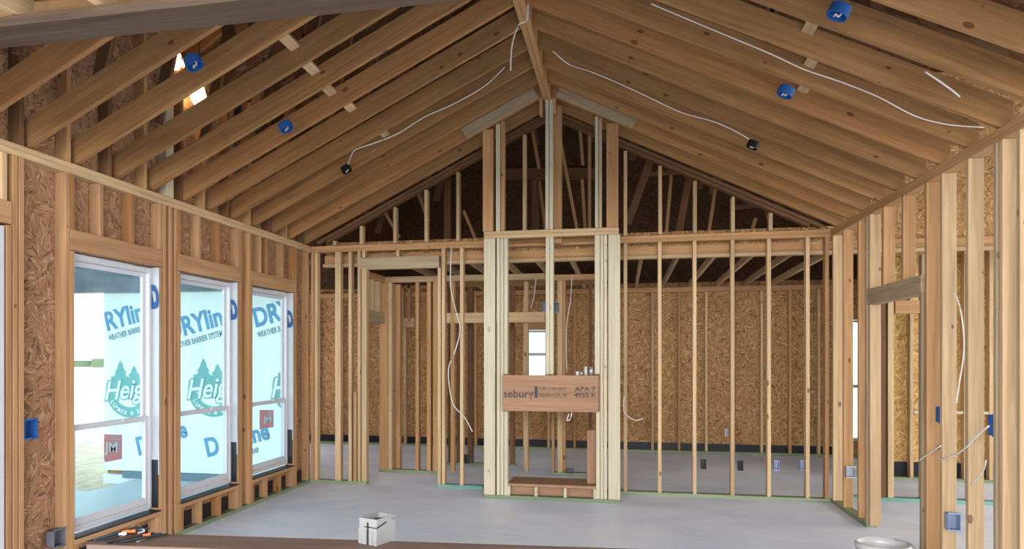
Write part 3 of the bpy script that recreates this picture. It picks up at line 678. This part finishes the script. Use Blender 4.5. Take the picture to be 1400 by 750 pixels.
# dark bands and webs in the attic gable
cboard('attic_band', PT(688, 238, YB), PT(818, 237, YB), (0, 0, 1), .19, .038, 'dark', 'dark horizontal board across the attic gable behind the centre post', 'board')
webs = [(767, 197, 789, 313), (726, 166, 737, 230), (737, 247, 746, 313), (792, 166, 797, 226), (796, 245, 800, 313), (893, 208, 858, 306), (918, 237, 911, 320), (943, 236, 928, 318), (979, 250, 969, 318), (1033, 298, 1028, 315),
        (569, 257, 586, 302), (524, 286, 546, 324), (634, 288, 650, 326), (612, 246, 612, 328), (732, 245, 732, 318), (806, 170, 806, 313)]
for k, (a, b, c2, d2) in enumerate(webs):
    y = 9.3+.12*(k in (2, 13)) if k != 5 else 8.8; A = PT(a, b, y); B = PT(c2, d2, y); A.z = min(A.z, 6.3-.7*abs(A.x-XC))
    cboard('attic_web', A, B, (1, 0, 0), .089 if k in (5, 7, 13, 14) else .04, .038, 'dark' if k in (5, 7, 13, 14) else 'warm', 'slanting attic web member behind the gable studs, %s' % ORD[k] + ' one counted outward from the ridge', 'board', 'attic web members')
for k, (a, b, c2, d2) in enumerate(((886, 238, 948, 234), (1000, 284, 1052, 279), (1010, 258, 1106, 312), (1050, 262, 1130, 312))):
    A = PT(a, b, 9.0+.08*k); B = PT(c2, d2, 9.0+.08*k); cboard('attic_rail', A, B, (0, 0, 1), .045, .038, 'dark', 'thin attic rail seen through the right half of the gable, %s from the left' % ORD[k], 'board', 'attic rails')
# hallway partition running back from the doorway, then across
GP = 'studs of the hallway partitions'
def pst(u1, u2, y, z0, z1, mat, label, d=.089):
    x0, x1 = UX(u1, y-d/2), UX(u2, y-d/2); return vstud('partition_stud', (x0+x1)/2, y, z0, z1, max(x1-x0, .036), d, mat, label, 'stud', GP)
YH = 9.05
pst(518.7, 530, YH, .039, 2.50, 'warm', 'wide corner post of the hallway partition, left of its turn')
pst(530.5, 535.5, YH, .039, 2.50, 'stud', 'narrow stud beside the wide hallway corner post')
pst(537, 547, YH+.22, .001, 2.50, 'warm', 'broad stud behind the hallway corner post')
for k, (a, b) in enumerate(((568, 572.5), (583.5, 589), (592, 599), (616, 621))): pst(a, b, YH, .039, 2.50, 'warm', 'stud of the hallway cross partition, %s right of the corner post' % ORD[k])
cboard('bottom_plate', (UX(519, YH), YH, .019), (UX(600, YH), YH, .019), (0, 1, 0), .089, .038, 'green', 'bottom plate of the hallway cross partition', 'board')
cboard('top_plate', (UX(519, YH), YH, 2.54), (UX(745, YH), YH, 2.54), (0, 1, 0), .089, .076, 'stud', 'top plate of the hallway cross partition', 'board')
xh = UX(524, YH)
cboard('top_plate', (xh, 8.24, 2.54), (xh, YH-.05, 2.54), (1, 0, 0), .089, .076, 'warm', 'top plate of the partition running back from the doorway', 'board')
cboard('door_header', (xh, 8.24, 2.03), (xh, YH-.05, 2.03), (0, 0, 1), .14, .08, 'grey', 'header of the side opening inside the hallway doorway', 'beam')
for k, y in enumerate((8.30, 8.55, 8.80)): vstud('cripple_stud', xh, y, 2.102, 2.50, .089, .038, 'stud', 'short stud above the side opening header in the hallway, %s from the doorway' % ORD[k], 'stud', 'hallway cripple studs')
cboard('door_header', PT(545.5, 441, 9.9), PT(567.5, 441, 9.9), (0, 0, 1), .13, .08, 'stud', 'bright yellow header deep in the hallway', 'beam')
for k, u in enumerate((550, 559)): pst(u-2, u+2, 9.9, 2.03, 2.55, 'warm', 'short stud above the bright hallway header, %s' % ('left', 'right')[k])
cboard('top_plate', PT(545, 392, 9.9), PT(612, 392, 9.9), (0, 1, 0), .089, .04, 'warm', 'plate above the bright hallway header', 'board')
cboard('door_header', (UX(608, YH), YH+.0, 2.025), (UX(745, YH), YH+.0, 2.025), (0, 0, 1), .13, .08, 'stud', 'long orange header seen behind the left part of the fireplace frame', 'beam')
for k, (a, b, y, mt) in enumerate(((612.5, 620, 9.8, 'dark'), (624, 628, 9.8, 'dark'), (639, 646, 9.8, 'dark'), (697, 703, 9.8, 'dark'), (716.5, 722, 9.25, 'stud'), (754, 758, 9.25, 'warm'), (762, 769, 9.25, 'stud'), (769.5, 773, 9.25, 'warm'), (805, 809, 9.25, 'dark'))):
    pst(a, b, y, .039, 2.50, mt, 'partition stud seen behind the fireplace frame, %s from the left' % ORD[k])
cboard('bottom_plate', (UX(754, 9.25), 9.25, .019), (UX(802, 9.25), 9.25, .019), (0, 1, 0), .089, .038, 'green', 'bottom plate of the partition behind the hearth opening', 'board')
cboard('bottom_plate', (UX(608, 9.8), 9.8, .019), (UX(706, 9.8), 9.8, .019), (0, 1, 0), .089, .038, 'green', 'bottom plate of the partition left behind the fireplace frame', 'board')
cboard('top_plate', (UX(608, 9.8), 9.8, 2.54), (UX(815, 9.8), 9.8, 2.54), (0, 1, 0), .089, .076, 'warm', 'top plate of the deep partition behind the fireplace frame', 'board')
cboard('top_plate', (UX(708, 9.25), 9.25, 2.54), (UX(815, 9.25), 9.25, 2.54), (0, 1, 0), .089, .076, 'warm', 'top plate of the near partition behind the fireplace frame', 'board')

# ------------------------------------------------------------------ right wall framing
xr = XR+.0445; GR = 'studs of the right wall'
def rstud(u, z0, z1, label, mat='stud', dy=.038):
    return vstud('wall_stud', xr, UY(u, XR), z0, z1, .089, dy, mat, label, 'stud', GR)
for u, l, mt in ((1138.5, 'right wall stud at the far corner', 'stud'), (1152.5, 'right wall stud, second from the far corner', 'warm'), (1173, 'right wall stud, third from the far corner', 'warm'),
             (1183.5, 'king stud on the far side of the right wall opening', 'grey')):
    rstud(u, PL0, PL1, l, mt)
rstud(1188.5, PL0, 1.989, 'trimmer stud ending the right wall at the opening', 'stud')
rstud(1188.5, 2.131, PL1, 'short stud above the far end of the right opening header', 'stud')
for k, u in enumerate((1207, 1233.5)): rstud(u, 2.131, PL1, 'short stud above the right opening header, %s from the far end' % ORD[k+1], 'warm')
ya, yb2 = UY(1185, XR), UY(1258.5, XR)
cboard('door_header', (xr, yb2, 2.06), (xr, ya, 2.06), (0, 0, 1), .14, .085, 'grey', 'grey header beam over the opening in the right wall', 'beam')
for u, l, mt, z in ((1258.5, 'trimmer stud on the near side of the right opening', 'grey', 1.989), (1265.5, 'king stud on the near side of the right opening', 'warm', PL1), (1286.5, 'right wall stud nearer than the opening, pale face', 'stud', PL1), (1322, 'right wall stud, second nearer than the opening', 'stud', PL1),
                (1360, 'grey edged stud of the near right post', 'grey', PL1), (1368.5, 'pale stud of the near right post', 'stud', PL1), (1392, 'right wall stud at the right edge of the photo', 'stud', PL1)):
    rstud(u, 0 if u > 1258 else PL0, z, l, mt)
cboard('bottom_plate', (xr, UY(1184.5, XR), .019), (xr, 8.12, .019), (1, 0, 0), .089, .038, 'green', 'treated bottom plate of the right wall from the far corner to the opening', 'board')
for k in range(2):
    cboard('top_plate', (xr, 2.3, PL1+.019+.038*k), (xr, 8.13, PL1+.019+.038*k), (1, 0, 0), .089, .037, 'warm', '%s of the two stacked top plates above the right wall' % ('lower', 'upper')[k], 'board')
# beyond the right wall
YT = 8.32
cboard('bottom_plate', (2.30, YT, .019), (7, YT, .019), (0, 1, 0), .10, .038, 'teal', 'teal treated bottom plate on the floor beyond the right wall', 'board')
for k, (a, b, mt, z0) in enumerate(((1200, 1209, 'dark', .039), (1212, 1220, 'stud', .039), (1258, 1263, 'grey', .039), (1322, 1326, 'grey', .039), (1374, 1382, 'stud', .039))):
    x0, x1 = UX(a, YT), UX(b, YT); vstud('wall_stud', (x0+x1)/2, YT, z0, 2.60, x1-x0, .089, mt, 'stud beyond the right wall on the teal plate, %s from the left' % ORD[k], 'stud', 'studs on the teal plate')
cboard('door_header', (UX(1222, YT), YT, 2.05), (UX(1262, YT), YT, 2.05), (0, 0, 1), .14, .085, 'warm', 'header beyond the right wall seen through the opening', 'beam')
cboard('bottom_plate', (xy0+.02, YR+.03, .019), (7, YR+.03, .019), (0, 1, 0), .089, .038, 'green', 'bottom plate under the yellow strand board beyond the right wall', 'board')
for k, (a, b) in enumerate(((1199, 1204), (1243, 1249), (1281, 1287), (1317, 1323), (1352, 1357), (1392, 1397))):
    x0, x1 = UX(a, YR), UX(b, YR); vstud('wall_stud', (x0+x1)/2, YR+.03, .039, 2.82, .04, .089, 'stud', 'stud on the yellow strand board beyond the right wall, %s from the left' % ORD[k], 'stud', 'studs on the yellow strand board')
zq = VZ(563, UX(1260, YR), YR)
xq = [UX(u, YR) for u in (1249, 1281, 1287, 1317, 1323, 1352, 1357, 1392)]
for k in range(4): cboard('fire_block', (xq[2*k]+.003, YR+.03, zq), (xq[2*k+1]-.003, YR+.03, zq), (0, 1, 0), .08, .036, 'pale', 'horizontal block between yellow wall studs, %s from the left' % ORD[k], 'block', 'horizontal blocks on the yellow wall')
cboard('ceiling_plate', (xy0, YR+.03, 2.86), (7, YR+.03, 2.86), (0, 1, 0), .089, .07, 'stud', 'top plate of the yellow strand board wall beyond the right wall', 'board')

# ------------------------------------------------------------------ opening beam and joists near the camera
yo = 2.55
for k in range(2): cboard('opening_beam', (-4.6, yo+.045*(2*k-1)+.0, 2.90), (4.5, yo+.045*(2*k-1)+.0, 2.90), (0, 1, 0), .087, .040, 'beamgrey', '%s flat plank of the beam crossing the top edge of the view' % ('nearer', 'farther')[k], 'beam')
for k, (u, v) in enumerate(((28, 36), (143, 27), (262, 15), (385, 5))):
    x = UX(u, yo-.05); cboard('ceiling_joist', (x, 1.15, 2.995), (x, yo-.0, 2.995), (0, 0, 1), .14, .038, 'stud', 'ceiling joist above the camera resting on the near beam, %s from the left' % ORD[k], 'joist', 'joists above the near beam')
cboard('rim_board', (-4.6, yo+.10, 2.995), (4.5, yo+.10, 2.995), (0, 0, 1), .14, .035, 'warm', 'rim board standing on the near beam behind the joist ends', 'board')
# knee wall top plank at the bottom of the view
A = PT(222, 727, 2.32); 
za = .90
def onz(u, v, z):
    t = (u-PX)/F; Z = (HC-z)*F/(v-PY); return Vector((t*Z*c_-Z*s_, Z*(c_+t*s_), z))
P0, P1 = onz(160, 727, za), onz(870, 749.5, za); dv = (P1-P0).normalized(); nv = Vector((-dv.y, dv.x, 0))
P1 = P0+dv*2.6
cboard('low_wall_plank', P0-nv*.085+Vector((0, 0, -.02)), P1-nv*.085+Vector((0, 0, -.02)), nv, .17, .04, 'plank', 'stained brown plank capping the low wall at the bottom of the view', 'board')
kb = P0-nv*.085
cboard('low_wall_plate', kb+dv*.05+Vector((0, 0, -.06)), P1-nv*.085-dv*.05+Vector((0, 0, -.06)), nv, .09, .038, 'warm', 'plate under the brown plank of the low wall', 'board')
for k in range(4):
    q = kb+dv*(.1+.78*k); vstud('low_wall_stud', q.x, q.y, .0, za-.08, .038, .089, 'stud', 'stud carrying the low wall plank, %s from its left end' % ORD[k], 'stud', 'low wall studs')

# white electrical box on the plank
q = onz(503, 744, za); e = empty('electrical_box', (q.x, q.y, za)); tag(e, 'small open white electrical box with black straps standing on the brown plank', 'electrical box'); e.rotation_euler.z = -.35
def local(mb, name, mat, par, bev=0):
    if bev: bmesh.ops.bevel(mb.bm, geom=mb.bm.edges[:]+mb.bm.verts[:], offset=bev, segments=1, affect='EDGES')
    bmesh.ops.recalc_face_normals(mb.bm, faces=mb.bm.faces[:]); me = bpy.data.meshes.new(name); mb.bm.to_mesh(me); mb.bm.free(); me.materials.append(M[mat]); return link(name, me, par)
local(MB().box(-.038, -.035, -.0, .10, 0, .088).box(.035, .038, -.0, .10, 0, .088).box(-.035, .035, 0, .003, 0, .088).box(-.035, .035, .097, .10, 0, .088).box(-.035, .035, .003, .097, 0, .003), 'box_shell', 'boxwhite', e)
local(MB().box(-.034, .034, .004, .096, .004, .07), 'box_interior', 'black', e)
local(MB().box(-.003, .003, -.002, -.0002, .0, .075).box(-.015, .0395, -.002, -.0002, .058, .061).bar((.0395, 0, .06), (.0395, .05, .072), (0, 0, 1), .004, .002), 'black_strap', 'black', e)
local(MB().tube([(.039, .08, .076), (.055, .10, .080), (.068, .115, .083)], .0022), 'nail', 'dgrey', e)
local(MB().box(-.044, -.038, .002, .02, .0, .05).box(.030, .040, -.004, .0, .0, .012).box(-.02, -.006, -.003, -.0002, 0, .045).box(.008, .02, -.003, -.0002, 0, .045), 'mounting_rib', 'boxwhite', e)
# bundle of black strips and the orange plugs
k = 0
for k in range(6):
    a = onz(120+k*9, 741+k*1.2-(k % 2), za); b = onz(186+k*8.5, 721.5+k*2.6, za)
    a.z = b.z = za+.004+.0045*(k % 3)
    o = board('black_strip', a, b, (b-a).cross(Vector((0, 0, 1))), .014, .004, 'black', bev=.0008); tag(o, 'thin black plastic strip in the bundle on the plank end, %s from the window' % ORD[k], 'strip', 'black strips on the plank')
for k, (u, v, mt) in enumerate(((172, 733, 'orange'), (180.5, 732.5, 'orange'), (201, 735, 'orange'), (193, 729, 'white'), (168, 736, 'white'))):
    p = onz(u, v, za); o = MB().cyl((p.x, p.y, za+.016 if u < 190 else za+.009), .008, .006, .024, (.8, .5, .2), 14).build('wall_anchor', mt, bev=.001); tag(o, ['left orange plug lying on the black strips', 'second orange plug lying on the black strips', 'orange plug lying alone right of the strips', 'white plug lying right behind the black strips', 'white plug leftmost on the black strips'][k], 'plug', 'small plugs on the plank')
o = MB().bar(onz(188, 741, za)+Vector((0, 0, .003)), onz(221, 727.5, za)+Vector((0, 0, .003)), (0, 0, 1), .003, .012).build('steel_ruler', 'metal'); tag(o, 'thin grey metal strip lying beside the orange plugs on the plank', 'strip')
# bucket bottom right
q = onz(1207, 741, .37)
e = MB().lathe((q.x, q.y, 0), [(.001, 0), (.128, 0), (.15, .33), (.158, .33), (.158, .35), (.152, .37), (.146, .37), (.143, .33), (.122, .006), (.001, .006)], 40).build('bucket', 'bucket', smooth=True); tag(e, 'translucent white plastic bucket on the floor at the bottom right', 'bucket')
MB().tube([(q.x+.10, q.y+.10, .37), (q.x+.17, q.y+.02, .36), (q.x+.19, q.y-.10, .28), (q.x+.17, q.y-.14, .2)], .004).build('bucket_handle', 'metal', e)

# ------------------------------------------------------------------ electrical boxes and cables
def cbox(u, v, side, mat, label, r=.05, d=.055, drop=.02):
    p = slope_pt(u, v, side, drop); nn = Vector((-SL if side < 0 else SL, 0, 1)).normalized()*-1
    p = p+nn*-.02
    e = MB().lathe(p, [(.001, 0), (r, 0), (r, d), (r*.9, d), (r*.88, .01), (.001, .01)], 24, axis=nn).build('ceiling_box', mat, smooth=False); tag(e, label, 'electrical box', 'round boxes on the rafters')
    t = Vector((0, 1, 0)).cross(nn)
    MB().bar(p+Vector((0, .03, 0)), p+Vector((0, .09, 0)), nn, .02, .01).build('bracket', mat, e)
    MB().tube([p+nn*.012+t*-.02, p+nn*.05+t*-.01, p+nn*.045+t*.01, p+nn*.06+t*.012], .005).build('wire_tails', 'wire', e)
cbox(264, 84, -1, 'blue', 'blue round box on a left rafter beside the glowing bulb', .055)
cbox(390, 172, -1, 'blue', 'blue round box hanging between left rafters, second one from the camera', .055)
cbox(473, 230, -1, 'black', 'black round box under a left rafter', .05)
cbox(1075, 124, 1, 'blue', 'blue round box halfway up the right rafters', .055)
cbox(1030, 197, 1, 'black', 'black round box under a right rafter', .05)
cbox(1148, 14, 1, 'blue', 'blue round box on the nearest right rafters at the top edge', .055)
def gbox(name, c, dx, dy, dz, mat, label, face='y', open_=True):
    x, y, z = c; e = empty(name, (x, y, z-dz/2)); tag(e, label, 'electrical box', 'wall electrical boxes')
    t = .003
    m = MB()
    if face == '-y': m.box(x-dx/2, x+dx/2, y+dy/2-t, y+dy/2, z-dz/2, z+dz/2).box(x-dx/2, x-dx/2+t, y-dy/2, y+dy/2, z-dz/2, z+dz/2).box(x+dx/2-t, x+dx/2, y-dy/2, y+dy/2, z-dz/2, z+dz/2).box(x-dx/2, x+dx/2, y-dy/2, y+dy/2, z-dz/2, z-dz/2+t).box(x-dx/2, x+dx/2, y-dy/2, y+dy/2, z+dz/2-t, z+dz/2)
    else: m.box(x-dx/2, x-dx/2+t, y-dy/2, y+dy/2, z-dz/2, z+dz/2).box(x-dx/2, x+dx/2, y-dy/2, y-dy/2+t, z-dz/2, z+dz/2).box(x-dx/2, x+dx/2, y+dy/2-t, y+dy/2, z-dz/2, z+dz/2).box(x-dx/2, x+dx/2, y-dy/2, y+dy/2, z-dz/2, z-dz/2+t).box(x-dx/2, x+dx/2, y-dy/2, y+dy/2, z+dz/2-t, z+dz/2)
    m.build('box_shell', mat, e)
    if face == '-y': MB().box(x-dx/2-.004, x+dx/2+.004, y-dy/2-.003, y-dy/2+.001, z+dz/2-.004, z+dz/2+.008).box(x-dx/2-.004, x+dx/2+.004, y-dy/2-.003, y-dy/2+.001, z-dz/2-.008, z-dz/2+.004).build('mounting_ear', mat, e)
    else: MB().box(x+dx/2-.001, x+dx/2+.003, y-dy/2-.004, y+dy/2+.004, z+dz/2-.004, z+dz/2+.008).box(x+dx/2-.001, x+dx/2+.003, y-dy/2-.004, y+dy/2+.004, z-dz/2-.008, z-dz/2+.004).build('mounting_ear', mat, e)
    return e
p = PXW(42, 586, XL); gbox('switch_box', (XL-.035, 3.845+.055, p.z), .07, .10, .115, 'blue', 'blue switch box on the stud left of the nearest window', 'x')
p = PXW(80, 735, XL); gbox('outlet_box', (XL-.03, 4.188-.055, p.z), .065, .10, .11, 'dgrey', 'dark grey outlet box low on the stud left of the nearest window', 'x')
for k, (u, v, mt, l) in enumerate(((962, 634, 'black', 'black outlet box low on the third stud right of the fireplace'), (1012.5, 636, 'black', 'black outlet box low on the fourth stud right of the fireplace'), (1062, 636, 'bluegrey', 'grey outlet box low on the fifth stud right of the fireplace'), (1097.5, 636, 'bluegrey', 'grey outlet box low on the sixth stud right of the fireplace'),
                                (638, 627, 'black', 'black outlet box low on the stud left of the fireplace frame'), (743.5, 420, 'dgrey', 'grey switch box left of the centre upright above the mantel'), (760.3, 420, 'black', 'black switch box right of the centre upright above the mantel'), (993, 591, 'white', None))):
    y = YD if k < 5 else YF+.06
    if k == 7: y = YB-.02; l = 'small white outlet box on the rear strand board wall'
    p = PT(u, v, y); gbox('outlet_box', (p.x, y+.03, p.z), .052, .06, .095, mt, l, '-y')
p = PT(779.5, 642, 9.25); gbox('outlet_box', (p.x, 9.22, p.z), .09, .06, .06, 'dgrey', 'grey outlet box near the floor behind the hearth opening', '-y')
def rbox(u, v, mat, l, w=.06, h=.11):
    p = PXW(u, v, XR); gbox('outlet_box', (XR+.045, p.y, p.z), .085, w, h, mat, l, '-y')
p = PXW(1162, 648, XR); gbox('outlet_box', (XR+.05, UY(1152.5, XR)-.055, p.z), .085, .06, .10, 'metal', 'round cornered grey outlet box low on the far right wall studs', '-y')
p = PXW(1300, 716, XR); gbox('outlet_box', (XR+.05, UY(1286.5, XR)-.055, p.z), .075, .06, .11, 'bluegrey', 'pale blue outlet box low on the near right wall stud', '-y')
p = PXW(1286, 567, XR); gbox('switch_box', (XR+.03, UY(1286.5, XR)+.055, p.z), .06, .06, .105, 'blue', 'narrow blue switch box between two near right studs', '-y')
p = PXW(1350, 580, XR); gbox('switch_box', (XR+.03, UY(1360, XR)+.055, p.z), .06, .06, .12, 'blue', 'blue switch box beside the near right post with cable going in', '-y')
def cable(pts, label, r=.006, mat='wire'):
    o = MB().tube(pts, r).build('cable', mat, smooth=True); tag(o, label, 'cable', 'loose electrical cables'); return o
sp = lambda L, sd: [slope_pt(u, v, sd, .012) for u, v in L]
cable(sp([(690, 92), (662, 118), (620, 142), (580, 160), (543, 183), (510, 196), (487, 204), (480, 213)], -1)+[slope_pt(475, 228, -1, .0)], 'white cable along the left rafters down to the black round box', .005)
cable([PT(u, v, 5.2) for u, v in ((722, 5), (720, 28), (709, 34), (700, 62), (698, 96))], 'white cable end dangling at the left of the ridge beam')
cable(sp([(756, 70), (778, 88), (805, 97), (842, 112), (885, 132), (930, 153), (975, 166), (1003, 178), (1024, 190)], 1), 'white cable running down the right rafters to the black box', .005)
cable(sp([(890, 5), (930, 22), (985, 45), (1050, 72), (1100, 95), (1150, 112), (1200, 132), (1250, 158), (1295, 170), (1345, 174)], 1), 'long white cable crossing the right rafters to the right wall plate', .0038)
cable(sp([(1265, 98), (1280, 108), (1300, 122), (1312, 132)], 1), 'short white cable among the upper right rafters', .005)
cable([PT(u, v, 8.03) for u, v in ((617, 337), (616, 390), (622, 420), (629, 450), (622, 480), (614, 500), (614, 525), (620, 553), (635, 570), (646, 590))], 'white cable looping down beside the stud left of the fireplace', .0065)
cable([PT(u, v, 8.074) for u, v in ((853, 540), (853, 562), (862, 571), (870, 574), (879, 572))], 'white cable end poking out right of the fireplace frame', .006)
cable([PT(u, v, 9.198) for u, v in ((782, 376), (780, 410), (775, 440), (774, 470), (775, 508))], 'thin cable hanging behind the right half of the fireplace frame', .006)
cable([PT(u, v, YF+.004) for u, v in ((782, 560), (780, 572), (775, 574), (778, 565))], 'curled cable end below the mantel header', .006)
cable([PT(u, v, 8.998) for u, v in ((733, 379), (730, 405), (726, 420))], 'thin cable behind the left half of the fireplace frame', .005)
cable([PXW(u, v, XR-.01) for u, v in ((1304, 398), (1312, 418), (1317, 450), (1318, 480), (1312, 520), (1307, 552))], 'white cable hanging between two near right studs', .005)
cable([PXW(u, v, XR-.012) for u, v in ((1283, 628), (1300, 624), (1320, 612), (1335, 596), (1352, 582))], 'white cable swooping across the near right studs into the blue box', .006)
cable([PXW(u, v, XR-.012) for u, v in ((1257, 629), (1271, 619), (1286, 609))], 'short white cable end on the right king stud', .006)
cable([PXW(u, v, XR+.01) for u, v in ((1348, 628), (1345, 642), (1335, 655), (1329, 662))], 'thin cable stub beside the near right studs', .004)
# upper left work light; second bulb added for the glow on bare wood
for k, (u, v, r) in enumerate(((243, 86, .052), (271, 129, .068))):
    x = XL-.045; p = PXW(u, v, x)
    e = MB().lathe(p, [(.001, -r*1.5), (r*.6, -r*1.3), (r, -r*.5), (r, .0), (r*.75, r*.8), (r*.4, r*1.5), (r*.38, r*1.9)], 20).build('work_light', 'bulb', smooth=True); tag(e, ('upper left glowing bulb behind the left rafters', 'lower added bulb standing in for the glow on bare wood behind the left rafters')[k], 'light bulb', 'glowing bulbs')
    MB().cyl(p+Vector((0, 0, r*2.4)), r*.45, r*.45, r*1.4).build('bulb_socket', 'black', e)
    MB().tube([p+Vector((0, 0, r*3)), p+Vector((0, .02, .3)), p+Vector((0, 0, .6))], .005).build('cord', 'black', e)
    l = bpy.data.lights.new('bulb_glow', 'POINT'); l.energy = 3; l.color = (1, .66, .3); l.shadow_soft_size = r; lo = bpy.data.objects.new('bulb_glow', l); lo.location = p+Vector((.07, -.07, 0)); COL.objects.link(lo)
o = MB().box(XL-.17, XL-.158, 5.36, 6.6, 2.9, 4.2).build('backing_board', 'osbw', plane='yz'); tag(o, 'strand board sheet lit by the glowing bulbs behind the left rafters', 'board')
